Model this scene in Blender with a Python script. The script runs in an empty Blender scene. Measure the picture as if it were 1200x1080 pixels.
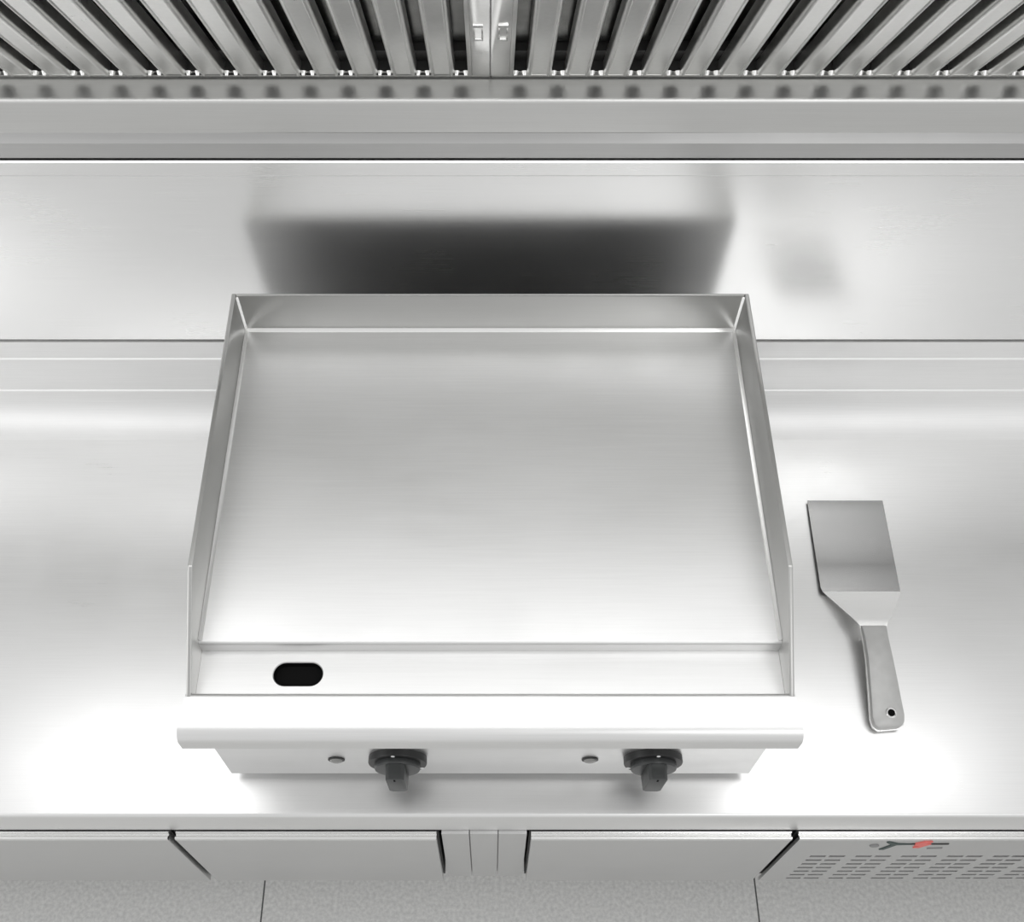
import bpy, bmesh, math
from mathutils import Vector, Matrix
S = bpy.context.scene
COL = S.collection
R = math.radians
T = 0.60            # worktop height above the floor

# ------------------------------------------------------------------ helpers
def tag(o, label=None, cat=None, group=None, kind=None):
    if label: o['label'] = label
    if cat: o['category'] = cat
    if group: o['group'] = group
    if kind: o['kind'] = kind
    return o

def empty(name, loc=(0, 0, 0), rz=0.0):
    o = bpy.data.objects.new(name, None)
    o.empty_display_size = 0.05
    o.location = loc
    o.rotation_euler = (0, 0, rz)
    COL.objects.link(o)
    return o

def build(name, bm, mat, parent=None, bevel=0.0, seg=2, sharp=32):
    bmesh.ops.remove_doubles(bm, verts=bm.verts, dist=1e-6)
    if bevel:
        bm.normal_update()
        es = [e for e in bm.edges if len(e.link_faces) == 2 and e.calc_face_angle(0) > R(25)]
        bmesh.ops.bevel(bm, geom=es, offset=bevel, segments=seg, profile=0.5, affect='EDGES', clamp_overlap=True)
    bmesh.ops.recalc_face_normals(bm, faces=bm.faces)
    me = bpy.data.meshes.new(name)
    bm.to_mesh(me)
    bm.free()
    for m in (mat if isinstance(mat, (list, tuple)) else [mat]):
        me.materials.append(m)
    me.shade_smooth()
    me.set_sharp_from_angle(angle=R(sharp))
    o = bpy.data.objects.new(name, me)
    COL.objects.link(o)
    if parent is not None:
        o.parent = parent
    return o

def box(bm, x0, x1, y0, y1, z0, z1):
    vs = [bm.verts.new(p) for p in ((x0, y0, z0), (x1, y0, z0), (x1, y1, z0), (x0, y1, z0),
                                    (x0, y0, z1), (x1, y0, z1), (x1, y1, z1), (x0, y1, z1))]
    for f in ((0, 3, 2, 1), (4, 5, 6, 7), (0, 1, 5, 4), (1, 2, 6, 5), (2, 3, 7, 6), (3, 0, 4, 7)):
        bm.faces.new([vs[i] for i in f])
    return vs

def nbox(*a):
    bm = bmesh.new()
    box(bm, *a)
    return bm

def prism(bm, prof, x0, x1, axis='x'):
    """closed outline (a, b) pushed along an axis"""
    def P(t, a, b):
        return {'x': (t, a, b), 'y': (a, t, b), 'z': (a, b, t)}[axis]
    A = [bm.verts.new(P(x0, a, b)) for a, b in prof]
    B = [bm.verts.new(P(x1, a, b)) for a, b in prof]
    n = len(prof)
    bm.faces.new(A)
    bm.faces.new(B[::-1])
    for i in range(n):
        bm.faces.new([A[i], B[i], B[(i + 1) % n], A[(i + 1) % n]])

def arc(cx, cy, r, a0, a1, n=6):
    return [(cx + r * math.cos(R(a0 + (a1 - a0) * i / n)), cy + r * math.sin(R(a0 + (a1 - a0) * i / n))) for i in range(n + 1)]

def disc_y(bm, cx, cz, y_back, prof, n=40, sx=1.0):
    """round thing facing -y : prof = [(radius, y)] from back to front, front closed"""
    rings = []
    for r, y in prof:
        rings.append([bm.verts.new((cx + sx * r * math.cos(2 * math.pi * i / n), y, cz + r * math.sin(2 * math.pi * i / n))) for i in range(n)])
    for a, b in zip(rings, rings[1:]):
        for i in range(n):
            bm.faces.new([a[i], a[(i + 1) % n], b[(i + 1) % n], b[i]])
    bm.faces.new(rings[0][::-1])
    bm.faces.new(rings[-1])

def holed_sheet(xs, zs, holes, y0, y1):
    """sheet in the xz plane with rectangular holes, thickness y0..y1"""
    bm = bmesh.new()
    gv = {}
    def v(i, j):
        if (i, j) not in gv:
            gv[(i, j)] = bm.verts.new((xs[i], y0, zs[j]))
        return gv[(i, j)]
    for i in range(len(xs) - 1):
        for j in range(len(zs) - 1):
            cx, cz = (xs[i] + xs[i + 1]) / 2, (zs[j] + zs[j + 1]) / 2
            if any(a < cx < b and c < cz < d for a, b, c, d in holes):
                continue
            bm.faces.new([v(i, j), v(i + 1, j), v(i + 1, j + 1), v(i, j + 1)])
    r = bmesh.ops.extrude_face_region(bm, geom=list(bm.faces))
    for e in r['geom']:
        if isinstance(e, bmesh.types.BMVert):
            e.co.y = y1
    return bm

# ------------------------------------------------------------------ materials
def steel(name, col, rough, metallic=1.0, brush=(3, 220, 220), bump=0.02, rvar=0.06, cloud=0.05, cvar=0.05):
    m = bpy.data.materials.new(name)
    m.use_nodes = True
    nt = m.node_tree
    N, L = nt.nodes, nt.links
    p = N['Principled BSDF']
    p.inputs['Metallic'].default_value = metallic
    tc = N.new('ShaderNodeTexCoord')
    mp = N.new('ShaderNodeMapping')
    mp.inputs['Scale'].default_value = brush
    L.new(tc.outputs['Object'], mp.inputs['Vector'])
    br = N.new('ShaderNodeTexNoise')
    br.inputs['Scale'].default_value = 3.0
    br.inputs['Detail'].default_value = 3.0
    L.new(mp.outputs['Vector'], br.inputs['Vector'])
    cl = N.new('ShaderNodeTexNoise')
    cl.inputs['Scale'].default_value = 6.0
    cl.inputs['Detail'].default_value = 6.0
    cl.inputs['Roughness'].default_value = 0.6
    L.new(tc.outputs['Object'], cl.inputs['Vector'])
    # roughness = base + brush grain + handling smudges
    a = N.new('ShaderNodeMapRange')
    a.inputs['To Min'].default_value = -rvar
    a.inputs['To Max'].default_value = rvar
    L.new(br.outputs['Fac'], a.inputs['Value'])
    b = N.new('ShaderNodeMapRange')
    b.inputs['From Min'].default_value = 0.3
    b.inputs['From Max'].default_value = 0.7
    b.inputs['To Min'].default_value = rough - cloud
    b.inputs['To Max'].default_value = rough + cloud
    L.new(cl.outputs['Fac'], b.inputs['Value'])
    s = N.new('ShaderNodeMath')
    s.operation = 'ADD'
    L.new(a.outputs['Result'], s.inputs[0])
    L.new(b.outputs['Result'], s.inputs[1])
    L.new(s.outputs[0], p.inputs['Roughness'])
    mx = N.new('ShaderNodeMix')
    mx.data_type = 'RGBA'
    mx.inputs['A'].default_value = (*[c * (1 - cvar) for c in col], 1)
    mx.inputs['B'].default_value = (*[min(1, c * (1 + cvar)) for c in col], 1)
    L.new(br.outputs['Fac'], mx.inputs['Factor'])
    L.new(mx.outputs['Result'], p.inputs['Base Color'])
    bp = N.new('ShaderNodeBump')
    bp.inputs['Strength'].default_value = bump
    bp.inputs['Distance'].default_value = 0.001
    L.new(br.outputs['Fac'], bp.inputs['Height'])
    L.new(bp.outputs['Normal'], p.inputs['Normal'])
    return m

def plain(name, col, rough=0.5, metallic=0.0, noise=0.08, scale=120):
    m = bpy.data.materials.new(name)
    m.use_nodes = True
    N, L = m.node_tree.nodes, m.node_tree.links
    p = N['Principled BSDF']
    p.inputs['Roughness'].default_value = rough
    p.inputs['Metallic'].default_value = metallic
    tc = N.new('ShaderNodeTexCoord')
    n = N.new('ShaderNodeTexNoise')
    n.inputs['Scale'].default_value = scale
    n.inputs['Detail'].default_value = 4
    L.new(tc.outputs['Object'], n.inputs['Vector'])
    mx = N.new('ShaderNodeMix')
    mx.data_type = 'RGBA'
    mx.inputs['A'].default_value = (*[c * (1 - noise) for c in col], 1)
    mx.inputs['B'].default_value = (*[min(1, c * (1 + noise)) for c in col], 1)
    L.new(n.outputs['Fac'], mx.inputs['Factor'])
    L.new(mx.outputs['Result'], p.inputs['Base Color'])
    return m

STEEL = (0.84, 0.84, 0.835)
M = {}
M['top'] = steel('worktop_steel', STEEL, 0.33)
M['wall'] = steel('splashback_steel', (0.88, 0.88, 0.875), 0.255, rvar=0.03, cloud=0.02)
M['plate'] = steel('griddle_plate_steel', (0.81, 0.81, 0.805), 0.44, brush=(4, 160, 160), cloud=0.06)
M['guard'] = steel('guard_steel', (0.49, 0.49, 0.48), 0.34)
M['lip'] = steel('lip_steel', (0.84, 0.84, 0.835), 0.36)
M['door'] = steel('door_steel', (0.62, 0.62, 0.615), 0.44)
M['hood'] = steel('darkened_hood_steel', (0.63, 0.63, 0.62), 0.42, rvar=0.03)  # same steel, darkened: the ledge face's dark reflection put into the colour
M['cove'] = steel('upstand_steel', (0.91, 0.91, 0.905), 0.56)
M['rail'] = steel('shaded_rail_steel', (0.52, 0.52, 0.515), 0.42, rvar=0.03)  # shade from the ledge above painted into the colour
M['filter'] = steel('filter_steel', (0.84, 0.84, 0.825), 0.30, brush=(60, 60, 60), rvar=0.02, cloud=0.03)
M['weld'] = steel('polished_edge_steel', (0.9, 0.9, 0.89), 0.25, bump=0, rvar=0.02, cloud=0.02)
M['back'] = steel('griddle_back_steel', (0.60, 0.60, 0.60), 0.45)
M['blade'] = steel('shaded_blade_steel', (0.33, 0.33, 0.327), 0.20, brush=(220, 4, 220), bump=0, rvar=0.03, cloud=0.02)  # dark reflection on the blade painted in as a darker base colour
M['handle'] = plain('spatula_handle', (0.52, 0.52, 0.51), 0.42, 0.35, 0.10, 90)
M['chrome'] = steel('chrome', (0.88, 0.88, 0.87), 0.22, rvar=0.02, cloud=0.02)
M['black'] = plain('black_plastic', (0.010, 0.0105, 0.0105), 0.40)
M['grip'] = plain('charcoal_plastic', (0.042, 0.045, 0.045), 0.36)
M['dark'] = plain('dark_cavity', (0.004, 0.004, 0.004), 0.7)
M['dark'].node_tree.nodes['Principled BSDF'].inputs['Specular IOR Level'].default_value = 0.08
M['slot_shade'] = plain('slot_shade_black', (0.014, 0.0135, 0.013), 0.5, 0.0, 0.6, 60)  # near-black for the shade inside the filter slots
M['rear'] = plain('rear_baffle_steel', (0.30, 0.30, 0.29), 0.25, 1.0, 0.3, 60)
M['gap_shade'] = plain('gap_shade_black', (0.015, 0.015, 0.015), 0.6)  # black for the shade between the cabinet fronts
M['white'] = plain('white_print', (0.9, 0.9, 0.9), 0.5, noise=0.02)
M['lamp'] = plain('smoked_lens', (0.28, 0.28, 0.27), 0.2, 0.3)
M['red'] = plain('red_print', (0.80, 0.16, 0.14), 0.5)
M['green'] = plain('dark_green_print', (0.03, 0.055, 0.05), 0.5)
M['greyp'] = plain('grey_print', (0.25, 0.25, 0.25), 0.5)
M['paint'] = plain('wall_paint', (0.72, 0.72, 0.71), 0.7)
M['foot'] = plain('rubber_foot', (0.03, 0.03, 0.03), 0.7)

def floor_mat():
    m = bpy.data.materials.new('grey_speckled_tile')
    m.use_nodes = True
    N, L = m.node_tree.nodes, m.node_tree.links
    p = N['Principled BSDF']
    p.inputs['Roughness'].default_value = 0.45
    tc = N.new('ShaderNodeTexCoord')
    n = N.new('ShaderNodeTexNoise')
    n.inputs['Scale'].default_value = 160
    n.inputs['Detail'].default_value = 3
    L.new(tc.outputs['Object'], n.inputs['Vector'])
    cr = N.new('ShaderNodeValToRGB')
    cr.color_ramp.elements[0].position = 0.3
    cr.color_ramp.elements[0].color = (0.60, 0.60, 0.59, 1)
    cr.color_ramp.elements[1].position = 0.7
    cr.color_ramp.elements[1].color = (0.78, 0.78, 0.765, 1)
    L.new(n.outputs['Fac'], cr.inputs['Fac'])
    sx = N.new('ShaderNodeSeparateXYZ')
    L.new(tc.outputs['Object'], sx.inputs['Vector'])
    def joint(out, off, pitch):
        a = N.new('ShaderNodeMath'); a.operation = 'SUBTRACT'
        a.inputs[1].default_value = off
        L.new(out, a.inputs[0])
        b = N.new('ShaderNodeMath'); b.operation = 'PINGPONG'
        b.inputs[1].default_value = pitch / 2
        L.new(a.outputs[0], b.inputs[0])
        c = N.new('ShaderNodeMath'); c.operation = 'LESS_THAN'
        c.inputs[1].default_value = 0.0014
        L.new(b.outputs[0], c.inputs[0])
        return c.outputs[0]
    j1 = joint(sx.outputs['X'], -0.4085, 0.886)
    j2 = joint(sx.outputs['Y'], -0.12, 0.886)
    mxm = N.new('ShaderNodeMath'); mxm.operation = 'MAXIMUM'
    L.new(j1, mxm.inputs[0]); L.new(j2, mxm.inputs[1])
    mx = N.new('ShaderNodeMix')
    mx.data_type = 'RGBA'
    L.new(mxm.outputs[0], mx.inputs['Factor'])
    L.new(cr.outputs['Color'], mx.inputs['A'])
    mx.inputs['B'].default_value = (0.09, 0.09, 0.09, 1)
    L.new(mx.outputs['Result'], p.inputs['Base Color'])
    return m

# ------------------------------------------------------------------ the setting
XW = 1.7
o = build('floor', nbox(-2.4, 2.4, -1.6, 1.2, -0.05, 0.0), floor_mat()); tag(o, 'grey speckled tiled kitchen floor in front of the steel cabinets', 'floor', kind='structure')
o = build('wall_back', nbox(-2.4, 2.4, 1.15, 1.25, 0.0, 2.9), M['paint']); tag(o, 'painted kitchen wall behind the steel panels', 'wall', kind='structure')

# ------------------------------------------------------------------ worktop
wt = empty('worktop', (0, 0, T))
tag(wt, 'long brushed steel worktop with rounded front edge carrying the griddle', 'worktop')
bm = bmesh.new()
r = 0.005
prof = [(0.9685, 0.0)] + [(0.371 + r + r * math.cos(R(a)), -r + r * math.sin(R(a))) for a in (90, 112, 135, 158, 180)] + [(0.371, -0.0695), (0.3725, -0.071), (0.382, -0.071), (0.382, -0.03), (0.9685, -0.03)]
prism(bm, prof, -XW, XW)
build('counter_top', bm, M['top'], wt)
# coved upstand: a wide radius, then two flat bands with small rolled steps
bm = bmesh.new()
YU = 1.0240
rc = 0.0555
prof = [(YU - rc + rc * math.sin(R(a)), rc - rc * math.cos(R(a))) for a in range(0, 91, 6)]
rs = 0.0030
prof += [(YU + rs - rs * math.cos(R(t)), 0.0555 + rs * math.sin(R(t))) for t in (30, 60, 90)] + [(YU + rs, 0.0600), (YU + rs, 0.1340)]
prof += [(YU + 2 * rs - rs * math.cos(R(t)), 0.1340 + rs * math.sin(R(t))) for t in (30, 60, 90)] + [(YU + 2 * rs, 0.1380), (YU + 2 * rs, 0.1758),
         (1.148, 0.1758), (1.148, -0.03), (0.9687, -0.03)]
prism(bm, prof, -XW, XW)
us = build('coved_upstand', bm, M['cove']); us.location = (0, 0, T)
tag(us, 'low coved steel upstand band between worktop and tall splashback panel', 'upstand')

# ------------------------------------------------------------------ base cabinets
def carcass(root, x0, x1):
    bm = bmesh.new()
    box(bm, x0, x1, 0.400, 1.06, 0.12, T - 0.031)
    build('carcass', bm, M['door'], root, 0.002)
    bm = bmesh.new()
    box(bm, x0 + 0.004, x1 - 0.004, 0.47, 1.04, 0.015, 0.12)
    build('plinth', bm, M['door'], root)

def front_sheet(x0, x1, name, root, sheet=None):
    """door or panel front with a folded double rim along its top and a black sheet behind standing in for shade in the gaps"""
    f = build(name, sheet, M['door'], root) if sheet else build(name, nbox(x0, x1, 0.3590, 0.3700, T - 0.348, T - 0.0795), M['door'], root, 0.0008)
    bm = bmesh.new()
    prof = [(0.3590, T - 0.0795), (0.3592, T - 0.0745)] + [(0.3612 + 0.002 * math.cos(R(a)), T - 0.0742 + 0.002 * math.sin(R(a))) for a in (170, 130, 90, 50, 10)] + \
           [(0.3650, T - 0.0768), (0.3668, T - 0.0768)] + [(0.3690 + 0.0018 * math.cos(R(a)), T - 0.0742 + 0.002 * math.sin(R(a))) for a in (170, 130, 90, 50, 10)] + [(0.3708, T - 0.0795)]
    prism(bm, prof, x0, x1)
    build('top_rim', bm, M['weld'], f)
    bm = bmesh.new()
    box(bm, x0 - 0.0025, x1 + 0.0025, 0.3702, 0.399, T - 0.350, T - 0.074)
    build('gap_shade', bm, M['gap_shade'], f)  # black sheet added behind fronts, standing in for shade in gaps and slots
    return f

GL, GR = -0.4405, 0.4210       # joints between the three units
EDGE = 0.005
# left unit
cl = empty('base_cabinet', (0, 0, 0))
tag(cl, 'steel base cabinet at far left under the worktop, one plain door', 'cabinet', 'steel base cabinets under the worktop')
carcass(cl, -1.60, GL - 0.002)
front_sheet(-1.02, GL - EDGE, 'door', cl)
front_sheet(-1.60, -1.03, 'door', cl)
# middle unit
cm = empty('base_cabinet', (0, 0, 0))
tag(cm, 'steel base cabinet directly below the griddle with two doors and centre post', 'cabinet', 'steel base cabinets under the worktop')
carcass(cm, GL + 0.002, GR - 0.002)
SL, SR = -0.0715, 0.0530
front_sheet(GL + EDGE, SL - 0.0035, 'door', cm)
front_sheet(SR + 0.0030, GR - EDGE, 'door', cm)
post = build('centre_post', nbox(SL + 0.004, SR - 0.004, 0.3735, 0.399, T - 0.350, T - 0.0715), M['door'], cm)
for a, b in ((SL + 0.0035, -0.0300), (-0.0286, 0.0096), (0.0110, SR - 0.0030)):
    build('post_strip', nbox(a, b, 0.3660, 0.3735, T - 0.348, T - 0.0715), M['door'], post, 0.0005)
# right unit with the vented panel
cr_ = empty('base_cabinet', (0, 0, 0))
tag(cr_, 'steel base cabinet at far right with slotted vent panel and small controls', 'cabinet', 'steel base cabinets under the worktop')
carcass(cr_, GR + 0.002, 1.60)
holes = []
xs, zs = {GR + EDGE, 1.12}, {T - 0.348, T - 0.0795}
for g in range(6):
    for s in range(2):
        x0 = 0.4655 + 0.0668 * g + 0.0280 * s
        xs |= {x0, x0 + 0.0232}
for k in range(7):
    z = T - 0.177 - 0.0253 * k
    zs |= {z - 0.0046, z + 0.0046}
    for g in range(6):
        for s in range(2):
            x0 = 0.4655 + 0.0668 * g + 0.0280 * s
            holes.append((x0, x0 + 0.0232, z - 0.0046, z + 0.0046))
sh = holed_sheet(sorted(xs), sorted(zs), holes, 0.3590, 0.3640)
vp = front_sheet(GR + EDGE, 1.12, 'vent_panel', cr_, sh)
front_sheet(1.13, 1.60, 'door', cr_)
# control marks on the vent panel (flat prints on the sheet, 1 mm thick)
yf = 0.3589
def plate_xz(bm, pts, y0=yf - 0.0010, y1=yf + 0.0003):
    prism(bm, pts, y0, y1, axis='y')
bm = bmesh.new()
plate_xz(bm, [(0.5500, T - 0.0880), (0.5530, T - 0.0840), (0.5690, T - 0.0950), (0.5880, T - 0.0975), (0.5900, T - 0.1010), (0.5690, T - 0.1035), (0.5585, T - 0.1320), (0.5520, T - 0.1310), (0.5610, T - 0.1030)])
build('green_mark', bm, M['green'], vp)
bm = bmesh.new()
plate_xz(bm, [(0.5880, T - 0.0960), (0.6400, T - 0.0960), (0.6400, T - 0.1010), (0.5880, T - 0.1010)])
build('dark_line', bm, M['black'], vp)
bm = bmesh.new()
plate_xz(bm, [(0.5920, T - 0.0935), (0.6020, T - 0.0830), (0.6130, T - 0.0830), (0.6060, T - 0.0930), (0.6150, T - 0.0960), (0.6040, T - 0.1180), (0.5960, T - 0.1180), (0.6010, T - 0.1060), (0.5940, T - 0.1060)], yf - 0.0016)
build('red_mark', bm, M['red'], vp)
bm = bmesh.new()
plate_xz(bm, [(0.6190, T - 0.1230), (0.6390, T - 0.1200), (0.6390, T - 0.1250), (0.6190, T - 0.1270)])
build('grey_dash', bm, M['greyp'], vp)
bm = bmesh.new()
disc_y(bm, 0.5390, T - 0.108, 0, [(0.0065, yf + 0.0003), (0.0065, yf - 0.0012), (0.0050, yf - 0.0020)], 20)
build('lock', bm, M['greyp'], vp)

# ------------------------------------------------------------------ griddle
g = empty('electric_griddle', (-0.0005, 0, T))
tag(g, 'countertop griddle with bare steel plate, raised guard and two black knobs', 'griddle')
W = 0.345
ZP, ZT, ZG = 0.293, 0.272, 0.364
# body shell
bm = bmesh.new()
box(bm, -W, W, 0.4240, 0.9600, 0.025, 0.262)
build('body', bm, M['back'], g, 0.0015)
bm = bmesh.new()
box(bm, -W, W, 0.4215, 0.4240, 0.0245, 0.2600)
build('control_panel', bm, M['lip'], g, 0.0008)
for sx in (-1, 1):
    for y in (0.47, 0.92):
        bm = bmesh.new()
        n = 20
        prism(bm, [(sx * 0.30 + 0.018 * math.cos(2 * math.pi * i / n), y + 0.018 * math.sin(2 * math.pi * i / n)) for i in range(n)], 0.0, 0.026, 'z')
        build('foot', bm, M['foot'], g)
# guard: two side walls with sloped front ends, one rear wall
side = [(0.9640, 0.262), (0.9640, ZG), (0.5600, ZG - 0.002), (0.4370, 0.2920), (0.4300, 0.2880), (0.4300, 0.262)]
for sx in (-1, 1):
    bm = bmesh.new()
    a, b = (-W, -W + 0.0060) if sx < 0 else (W - 0.0060, W)
    prism(bm, side, a, b)
    build('side_guard', bm, M['guard'], g, 0.0016)
bm = bmesh.new()
box(bm, -W + 0.0060, W - 0.0060, 0.9590, 0.9640, 0.262, ZG)
bm_back = build('rear_guard', bm, M['guard'], g, 0.0016)
bm = bmesh.new()
box(bm, -W, W, 0.9641, 0.9650, 0.025, ZG - 0.003)
build('back_panel', bm, M['back'], g)
# plate with a rounded front drop into the trough
PX = W - 0.0061
r = 0.004
bm = bmesh.new()
prof = [(0.9590, 0.263), (0.9590, ZP)] + [(0.4945 + r - r * math.sin(R(a)), ZP - r + r * math.cos(R(a))) for a in (0, 20, 40, 60, 80, 90)] + [(0.4945, 0.263)]
prism(bm, prof, -PX, PX)
build('plate', bm, M['plate'], g)
# weld bead round three sides of the plate
bm = bmesh.new()
b_ = 0.0042
prism(bm, [(0.9592, ZP), (0.9592, ZP + b_), (0.9592 - b_ * .45, ZP + b_ * .45), (0.9592 - b_, ZP)], -PX, PX)
for sx in (-1, 1):
    e = sx * (W - 0.0062)
    prism(bm, [(e, ZP), (e, ZP + b_), (e - sx * b_ * .45, ZP + b_ * .45), (e - sx * b_, ZP)], 0.498, 0.9592, 'y')
for sx in (-1, 1):
    e = sx * (W - 0.0062)
    prism(bm, [(e, 0.9592), (e, 0.9592 - 0.003), (e - sx * 0.0014, 0.9592 - 0.0014), (e - sx * 0.003, 0.9592)], ZP + 0.002, ZG - 0.002, 'z')
build('weld_bead', bm, M['weld'], g)
# drip trough with its oblong drain opening
DX, DY, DL, DR_ = -0.2235, 0.4655, 0.0145, 0.0140
bm = bmesh.new()
n = 14
def stad(rr, z):
    pts = []
    for i in range(n + 1):
        t = -math.pi / 2 + math.pi * i / n
        pts.append((DX + DL + rr * math.cos(t), DY + rr * math.sin(t), z))
    for i in range(n + 1):
        t = math.pi / 2 + math.pi * i / n
        pts.append((DX - DL + rr * math.cos(t), DY + rr * math.sin(t), z))
    return pts
def ring(bm, pts):
    vs = [bm.verts.new(p) for p in pts]
    es = [bm.edges.new((vs[i], vs[(i + 1) % len(vs)])) for i in range(len(vs))]
    return vs, es
ov, oe = ring(bm, [(-PX, 0.4372, ZT), (PX, 0.4372, ZT), (PX, 0.4944, ZT), (-PX, 0.4944, ZT)])
iv, ie = ring(bm, stad(DR_ + 0.001, ZT))
bmesh.ops.triangle_fill(bm, use_beauty=True, use_dissolve=False, edges=oe + ie)
lowv = [bm.verts.new(p) for p in stad(DR_, ZT - 0.0012)]
for i in range(len(iv)):
    j = (i + 1) % len(iv)
    bm.faces.new([iv[i], iv[j], lowv[j], lowv[i]])
# front and end upstands of the trough
for q in (((-PX, 0.4372, ZT), (PX, 0.4372, ZT), (PX, 0.4366, 0.2858), (-PX, 0.4366, 0.2858)),):
    bm.faces.new([bm.verts.new(p) for p in q])
tr = build('drip_trough', bm, M['lip'], g)
bm = bmesh.new()
A = [bm.verts.new(p) for p in stad(DR_ - 0.0002, ZT - 0.0010)]
B = [bm.verts.new(p) for p in stad(DR_ - 0.0015, ZT - 0.0085)]
for i in range(len(A)):
    j = (i + 1) % len(A)
    bm.faces.new([A[i], A[j], B[j], B[i]])
bm.faces.new(B)
build('drain_opening', bm, M['dark'], tr)  # near-black colour stands in for depth shade in this shallow cup
# rounded front lip
LW = 0.3500
lip = [(0.4364, 0.2860), (0.4361, 0.2872), (0.4352, 0.2883), (0.4338, 0.2890), (0.4320, 0.2892), (0.4290, 0.2891), (0.4120, 0.2884), (0.4030, 0.2880)] + [(0.4000 + 0.0165 * math.cos(R(a)), 0.2715 + 0.0165 * math.sin(R(a))) for a in (92, 96, 104, 114, 124, 134, 144, 154, 164, 174, 180)] + [(0.3835, 0.2655), (0.3835, 0.2535), (0.3850, 0.2512), (0.4213, 0.2512), (0.4213, 0.2610), (0.4364, 0.2610)]
bm = bmesh.new()
prism(bm, lip, -LW, LW)
for v in bm.verts:      # ends flare from the guard out to the full lip width
    t = min(1.0, max(0.0, (0.4364 - v.co.y) / 0.034))
    v.co.x = math.copysign(W + 0.0004 + (LW - W - 0.0004) * t, v.co.x)
build('front_lip', bm, M['lip'], g)
# knobs and pilot lamps
YP = 0.4215
def knob(cx, turn, marks):
    cz = 0.0965
    k = bmesh.new()
    disc_y(k, cx, cz, YP, [(0.0372, YP + 0.0005), (0.0374, 0.4140), (0.0366, 0.4124), (0.0300, 0.4120)], 48)
    k = build('knob', k, M['black'], g)
    bm = bmesh.new()
    disc_y(bm, cx, cz, 0, [(0.0290, 0.4122), (0.0293, 0.4070), (0.0282, 0.4050), (0.0200, 0.4046)], 48)
    build('dial', bm, M['grip'], k)
    bm = bmesh.new()
    hw, hl = 0.0122, 0.0285
    pts = [(-hw, -hl + 0.004), (-hw + 0.004, -hl), (hw - 0.004, -hl), (hw, -hl + 0.004), (hw, hl - 0.004), (hw - 0.004, hl), (-hw + 0.004, hl), (-hw, hl - 0.004)]
    c, s = math.cos(turn), math.sin(turn)
    A = [bm.verts.new((cx + (a * c - b * s) * 1.03, 0.4050, cz + (a * s + b * c) * 1.02)) for a, b in pts]
    B = [bm.verts.new((cx + (a * c - b * s) * 0.96, 0.3855, cz + (a * s + b * c) * 0.98)) for a, b in pts]
    bm.faces.new(A[::-1]); bm.faces.new(B)
    for i in range(8):
        bm.faces.new([A[i], A[(i + 1) % 8], B[(i + 1) % 8], B[i]])
    gp = build('grip', bm, M['grip'], k, 0.0012)
    bm = bmesh.new()
    a, b = -0.0005, hl - 0.005
    box(bm, cx + (a * c - b * s) - 0.0012, cx + (a * c - b * s) + 0.0012, 0.3851, 0.3857, cz + b - 0.006, cz + b + 0.001)
    build('pointer', bm, M['dark'], gp)
    for ang, sz, st in marks:
        bm = bmesh.new()
        mx, mz = cx + 0.0338 * math.cos(R(ang)), cz + 0.0338 * math.sin(R(ang))
        disc_y(bm, mx, mz, 0, [(sz, 0.4132), (sz, 0.4118), (sz * 0.8, 0.4116)], 16, st)
        build('mark', bm, M['white'], k)
knob(-0.1180, R(1.5), ((96, 0.0024, 1), (-28, 0.0030, 1.0)))
knob(0.2075, R(-3), ((86, 0.0024, 1), (208, 0.0030, 1.0), (-28, 0.0020, 1.0)))
for cx in (-0.1975, 0.1280):
    bm = bmesh.new()
    disc_y(bm, cx, 0.0880, 0, [(0.0108, YP + 0.0005), (0.0108, YP - 0.0012), (0.0094, YP - 0.0018)], 32)
    pl = build('pilot_lamp', bm, M['black'], g)
    bm = bmesh.new()
    disc_y(bm, cx, 0.0880, 0, [(0.0082, YP - 0.0017), (0.0070, YP - 0.0035), (0.0035, YP - 0.0045)], 32)
    build('lens', bm, M['lamp'], pl)

# ------------------------------------------------------------------ spatula
sp = empty('spatula', (0.545, 0.66, T))
tag(sp, 'steel turner with wide bent blade and grey handle lying right of the griddle', 'spatula')
OX, OY = 0.545, 0.66
def strip_mesh(rows, th, mat, name, parent, bevel=0.0006):
    """rows = list of (xl, yl, zl, xr, yr, zr) top-surface points"""
    bm = bmesh.new()
    L = []
    for (xl, yl, zl, xr, yr, zr, t) in rows:
        L.append([bm.verts.new((xl - OX, yl - OY, zl)), bm.verts.new((xr - OX, yr - OY, zr)),
                  bm.verts.new((xr - OX, yr - OY, zr - t)), bm.verts.new((xl - OX, yl - OY, zl - t))])
    for a, b in zip(L, L[1:]):
        for i in range(4):
            j = (i + 1) % 4
            bm.faces.new([a[i], b[i], b[j], a[j]])
    bm.faces.new(L[0]); bm.faces.new(L[-1][::-1])
    return build(name, bm, mat, parent, bevel, 2, 30)
th = 0.0012
def lerp(a, b, t): return tuple(p + (q - p) * t for p, q in zip(a, b))
bl = [(0.4936, 0.8525, 0.0052, 0.6096, 0.8525, 0.0052, th), (0.4930, 0.8518, 0.0054, 0.6103, 0.8517, 0.0054, th)]
a0, a1 = bl[-1], (0.4890, 0.7020, 0.0085, 0.6060, 0.7020, 0.0085, th)
for t in (0.25, 0.5, 0.75): bl.append(lerp(a0, a1, t))
bl += [a1, (0.4905, 0.6950, 0.0098, 0.6050, 0.6950, 0.0098, th)]
b0, b1 = (0.4905, 0.6950, 0.0098, 0.6050, 0.6950, 0.0098, th), (0.5275, 0.6330, 0.0330, 0.5700, 0.6330, 0.0330, 0.0020)
strip_mesh(bl, th, M['blade'], 'blade', sp, 0)
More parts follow.
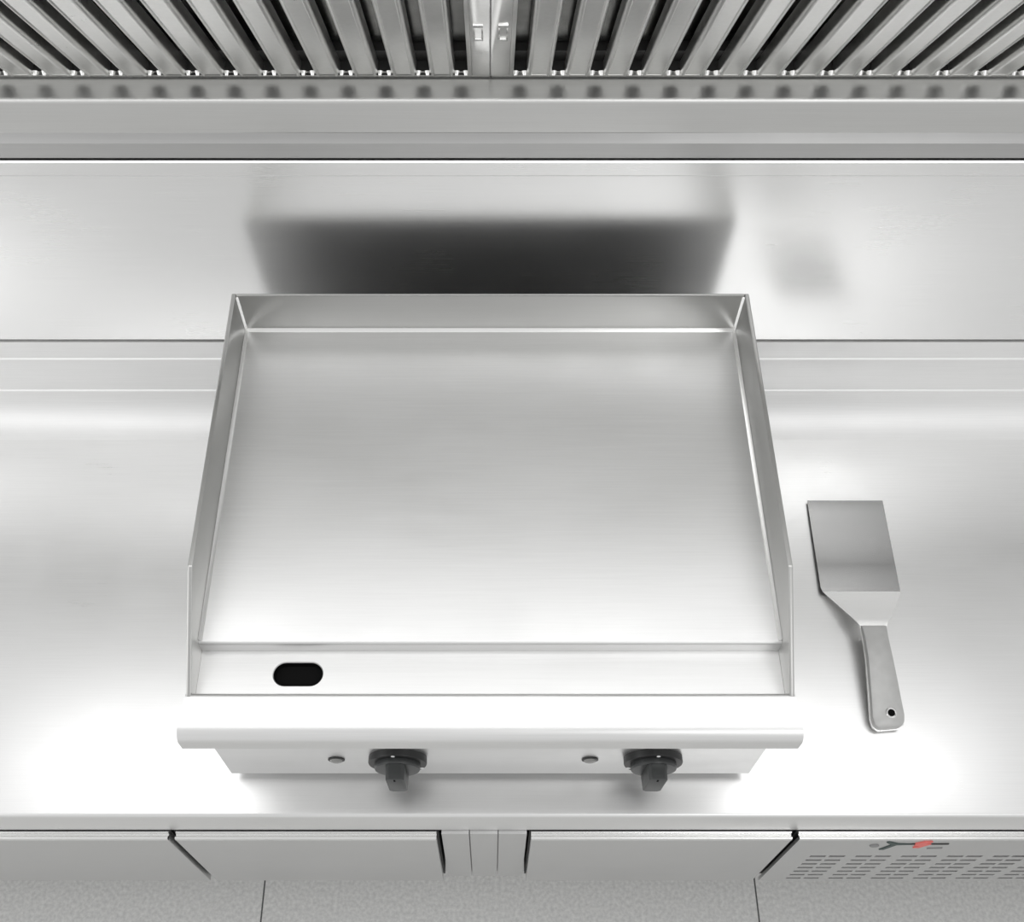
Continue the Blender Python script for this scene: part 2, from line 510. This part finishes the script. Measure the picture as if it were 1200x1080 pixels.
sh_rows = [b0, (0.4965, 0.6850, 0.0135, 0.6010, 0.6850, 0.0135, 0.0014), (0.5205, 0.6440, 0.0298, 0.5760, 0.6440, 0.0298, 0.0018), (0.5250, 0.6370, 0.0320, 0.5690, 0.6370, 0.0320, 0.0020), (0.5275, 0.6300, 0.0335, 0.5660, 0.6300, 0.0335, 0.0020)]
strip_mesh(sh_rows, th, M['weld'], 'shoulder', sp, 0)  # brighter steel than the blade: its lit facing is put into the colour
hd = [(0.5285, 0.6310, 0.0350, 0.5655, 0.6310, 0.0350, 0.0085), (0.5295, 0.6120, 0.0380, 0.5640, 0.6125, 0.0380, 0.0150),
      (0.5290, 0.5800, 0.0380, 0.5650, 0.5810, 0.0380, 0.0190), (0.5270, 0.5500, 0.0355, 0.5665, 0.5520, 0.0355, 0.0200),
      (0.5252, 0.5200, 0.0320, 0.5680, 0.5225, 0.0320, 0.0205), (0.5240, 0.5000, 0.0290, 0.5695, 0.5035, 0.0290, 0.0205),
      (0.5262, 0.4895, 0.0265, 0.5680, 0.4930, 0.0265, 0.0195), (0.5330, 0.4850, 0.0240, 0.5610, 0.4875, 0.0240, 0.0170)]
hd = [(a, b, c - 0.0066 * (1 - (b - 0.485) / 0.146), d, e, f - 0.0066 * (1 - (b - 0.485) / 0.146), t) for a, b, c, d, e, f, t in hd]
h = strip_mesh(hd, 0, M['handle'], 'handle', sp, 0.0030)
# full-length tang showing as a bright line round the handle edge
tg = [(a - 0.0007, b - (0.0009 if b < 0.492 else 0), c - 0.009 if t > 0.012 else c - 0.004, d + 0.0007, e - (0.0009 if b < 0.492 else 0), f - 0.009 if t > 0.012 else f - 0.004, 0.0018) for a, b, c, d, e, f, t in hd]
strip_mesh(tg, 0, M['weld'], 'tang', sp, 0)
# bright eyelet near the end of the handle
bm = bmesh.new()
n = 28
ex, ey, ez = 0.5503 - OX, 0.5050 - OY, 0.0243
tilt = Matrix.Rotation(R(9), 3, 'X')
prof = [(0.0074, -0.0030), (0.0076, 0.0006), (0.0064, 0.0016), (0.0050, 0.0008), (0.0048, -0.0030)]
rings = [[bm.verts.new(Vector((ex, ey, ez)) + tilt @ Vector((r_ * math.cos(2 * math.pi * i / n), r_ * math.sin(2 * math.pi * i / n), z_))) for i in range(n)] for r_, z_ in prof]
for a, b in zip(rings, rings[1:]):
    for i in range(n):
        bm.faces.new([a[i], a[(i + 1) % n], b[(i + 1) % n], b[i]])
ey_o = build('eyelet', bm, M['chrome'], h)
bm = bmesh.new()
vs = [bm.verts.new(Vector((ex, ey, ez)) + tilt @ Vector((0.0049 * math.cos(2 * math.pi * i / n), 0.0049 * math.sin(2 * math.pi * i / n), 0.0004))) for i in range(n)]
bm.faces.new(vs)
build('hole_shade', bm, M['dark'], ey_o)  # black disc painting the shade inside the eyelet

# ------------------------------------------------------------------ splashback, rail, trough ledge
YW = 1.030
bm = bmesh.new()
z0, z1, z2 = T + 0.1795, T + 0.5100, T + 0.5330
r = 0.004
prof = [(1.148, z0), (YW + r, z0)] + [(YW + r - r * math.sin(R(a)), z0 + r - r * math.cos(R(a))) for a in (30, 60, 90)] + \
       [(YW, z1 - 0.0006), (YW + 0.0012, z1), (YW, z1 + 0.0010), (YW, z2 - 0.002), (YW + 0.002, z2), (1.148, z2)]
prism(bm, prof, -XW, XW)
sb = build('splashback_panel', bm, M['wall']); tag(sb, 'wide smooth steel splashback panel behind the griddle mirroring its back', 'panel')
bm = bmesh.new()
prof = [(1.148, T + 0.5350), (YW + 0.004, T + 0.5350), (YW + 0.001, T + 0.5385), (YW + 0.001, T + 0.5610), (YW + 0.0100, T + 0.5745), (YW + 0.0100, T + 0.6115), (1.148, T + 0.6115)]
prism(bm, prof, -XW, XW)
o = build('steel_rail', bm, M['rail']); tag(o, 'steel rail with painted-in shade running between the splashback panel and the ledge above', 'rail')
bm = bmesh.new()
YL = 0.990
r = 0.0055
prof = [(1.148, T + 0.6125), (YL + 0.001, T + 0.6125), (YL, T + 0.6140)] + [(YL + r - r * math.cos(R(a)), T + 0.6600 - r + r * math.sin(R(a))) for a in (0, 22, 45, 67, 90)] + [(1.148, T + 0.6600)]
prism(bm, prof, -XW, XW)
o = build('hood_ledge', bm, M['hood']); tag(o, 'polished steel ledge along the bottom of the extractor filters', 'ledge')

# ------------------------------------------------------------------ extractor filters
FY, FZ, FA = 1.0262, T + 0.6615, R(124)   # bottom edge, climbs towards the cook at 56 degrees
FL = 0.42
FW = 0.70
NS, S0, PITCH, SW = 15, 0.0330, 0.0431, 0.0150
def baffle_filter(side):
    f = empty('baffle_filter', (0.0, FY, FZ))
    f.rotation_euler = (FA, 0, 0)       # local y = along the slope, local z = towards the wall side
    sgn = side
    def bx(name, a, b, c, d, e, g_, mat, bev=0.0):
        bm = bmesh.new()
        x0, x1 = sorted((sgn * a, sgn * b))
        box(bm, x0, x1, c, d, e, g_)
        return build(name, bm, mat, f, bev)
    # local +z must point away from the viewer (into the hood)
    I = -1.0
    def zz(a, b): return tuple(sorted((I * a, I * b)))
    # frame
    bm = bmesh.new()
    for a, b, c, d in ((0.0008, FW, 0.0, 0.0085), (0.0008, FW, FL - 0.02, FL), (0.0008, S0 - SW / 2 - 0.0045, 0.0085, FL - 0.02), (S0 + PITCH * (NS - 1) + SW / 2 + 0.0045, FW, 0.0085, FL - 0.02)):
        x0, x1 = sorted((sgn * a, sgn * b))
        box(bm, x0, x1, c, d, *zz(0.0, 0.004))
    for e0, e1 in ((S0 - SW / 2 - 0.0045, S0 - SW / 2), (S0 + PITCH * (NS - 1) + SW / 2, S0 + PITCH * (NS - 1) + SW / 2 + 0.0045)):
        x0, x1 = sorted((sgn * e0, sgn * e1))
        box(bm, x0, x1, 0.0085, FL - 0.02, *zz(-0.0008, 0.010))
    build('frame', bm, M['filter'], f, 0.0008)
    # front baffles: strips with rolled, inward folded edges
    for k in range(NS - 1):
        a = S0 + PITCH * k + SW / 2
        b = S0 + PITCH * (k + 1) - SW / 2
        bm = bmesh.new()
        rr = 0.0045
        prof = [(a, I * 0.016), (a, I * rr)] + [(a + rr - rr * math.cos(R(t)), I * (rr - rr * math.sin(R(t)) - 0.0012 * math.sin(R(t)))) for t in (25, 50, 75, 90)] + [(a + rr + 0.0012, I * 0.0003), (b - rr - 0.0012, I * 0.0003)] + \
               [(b - rr + rr * math.cos(R(t)), I * (rr - rr * math.sin(R(t)) - 0.0012 * math.sin(R(t)))) for t in (90, 75, 50, 25)] + [(b, I * rr), (b, I * 0.016), (b - 0.0012, I * 0.016), (b - 0.0012, I * 0.005), (a + 0.0012, I * 0.005), (a + 0.0012, I * 0.016)]
        prof = [(sgn * x, z) for x, z in prof]
        prism(bm, prof, 0.0075, FL - 0.019, 'y')
        build('baffle', bm, M['filter'], f)
    # rolled edges on the two end rails beside the first and last slot
    # rear baffles seen through the slots, and scalloped bright slot ends
    for k in range(NS):
        c = sgn * (S0 + PITCH * k)
        bm = bmesh.new()
        prof = [(c - 0.0150, I * 0.030), (c - 0.0145, I * 0.026), (c + 0.0145, I * 0.026), (c + 0.0150, I * 0.030)]
        prism(bm, prof, 0.043, FL - 0.02, 'y')
        build('rear_baffle', bm, M['rear'], f)
        bm = bmesh.new()
        n = 10
        for q in (-1, 1):
            cx = c + q * 0.0052
            base = [bm.verts.new((cx + 0.0036 * math.cos(2 * math.pi * i / n), 0.0083 + 0.0034 * math.sin(2 * math.pi * i / n) + (0.0012 if q else 0), I * 0.004)) for i in range(n)]
            top = [bm.verts.new((cx + 0.0018 * math.cos(2 * math.pi * i / n), 0.0083 + 0.0015 * math.sin(2 * math.pi * i / n) + (0.0012 if q else 0), I * -0.0010)) for i in range(n)]
            bm.faces.new(base[::-1]); bm.faces.new(top)
            for i in range(n):
                bm.faces.new([base[i], base[(i + 1) % n], top[(i + 1) % n], top[i]])
        build('slot_end', bm, M['filter'], f)
    # dark sheets standing in for the shaded cavity behind the slots
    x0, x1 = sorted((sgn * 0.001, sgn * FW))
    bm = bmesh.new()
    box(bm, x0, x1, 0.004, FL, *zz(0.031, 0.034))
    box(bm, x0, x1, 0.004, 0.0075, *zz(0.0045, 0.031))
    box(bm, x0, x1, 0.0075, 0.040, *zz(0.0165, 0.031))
    build('slot_shade_sheet', bm, M['slot_shade'], f)
    # small pressed lift tab by the joint of the two filters
    bm = bmesh.new()
    c = sgn * 0.0125
    rail = 0.0019
    for a, b, d, e in ((-0.0050, -0.0050 + rail, 0.126, 0.160), (0.0050 - rail, 0.0050, 0.126, 0.160), (-0.0050, 0.0050, 0.122, 0.127), (-0.0050, 0.0050, 0.159, 0.166)):
        box(bm, c + a, c + b, d, e, *zz(-0.0016, 0.0004))
    build('lift_tab', bm, M['chrome'], f, 0.0004)
    return f
f1 = baffle_filter(-1)
tag(f1, 'left steel baffle grease filter with slanting dark slots above the ledge', 'grease filter', 'extractor baffle filters')
f2 = baffle_filter(1)
tag(f2, 'right steel baffle grease filter with slanting dark slots above the ledge', 'grease filter', 'extractor baffle filters')

# ------------------------------------------------------------------ lights
def area(name, loc, rot, sx, sy, power, col=(1, 1, 1)):
    d = bpy.data.lights.new(name, 'AREA')
    d.shape = 'RECTANGLE'
    d.size, d.size_y = sx, sy
    d.energy = power
    d.color = col
    o = bpy.data.objects.new(name, d)
    o.location = loc
    o.rotation_euler = rot
    COL.objects.link(o)
    return o
def aim(o, t):
    o.rotation_euler = (Vector(t) - o.location).to_track_quat('-Z', 'Y').to_euler()
L1 = area('added_hood_light', (0.0, 0.555, T + 1.17), (0, 0, 0), 2.2, 0.36, 4.0); aim(L1, (0.0, 0.28, T + 0.55))  # unseen lamp, added so the worktop front and lip mirror white
L2 = area('ceiling_light', (-2.9, -0.7, T + 1.9), (0, 0, 0), 1.6, 1.6, 14); aim(L2, (-0.1, 0.6, T))
L3 = area('ceiling_light', (1.10, -1.0, T + 2.1), (0, 0, 0), 0.95, 0.75, 5); aim(L3, (0.2, 0.6, T))

w = bpy.data.worlds.new('World')
S.world = w
w.use_nodes = True
w.node_tree.nodes['Background'].inputs['Color'].default_value = (1, 1, 1, 1)
w.node_tree.nodes['Background'].inputs['Strength'].default_value = 0.71

# ------------------------------------------------------------------ camera
cam = bpy.data.cameras.new('camera')
cam.sensor_fit = 'HORIZONTAL'
cam.sensor_width = 36.0
cam.lens = 36.0 * 1281 / 1200
cam.shift_x = 25 / 1200
cam.clip_start = 0.01
co = bpy.data.objects.new('camera', cam)
co.location = (0, 0, T + 1.48)
co.rotation_euler = (R(90 - 57.9), 0, 0)
COL.objects.link(co)
S.camera = co
S.view_settings.view_transform = 'Standard'
S.view_settings.look = 'None'
S.view_settings.exposure = 0.0
S.view_settings.gamma = 1.0
S.view_settings.use_curve_mapping = False
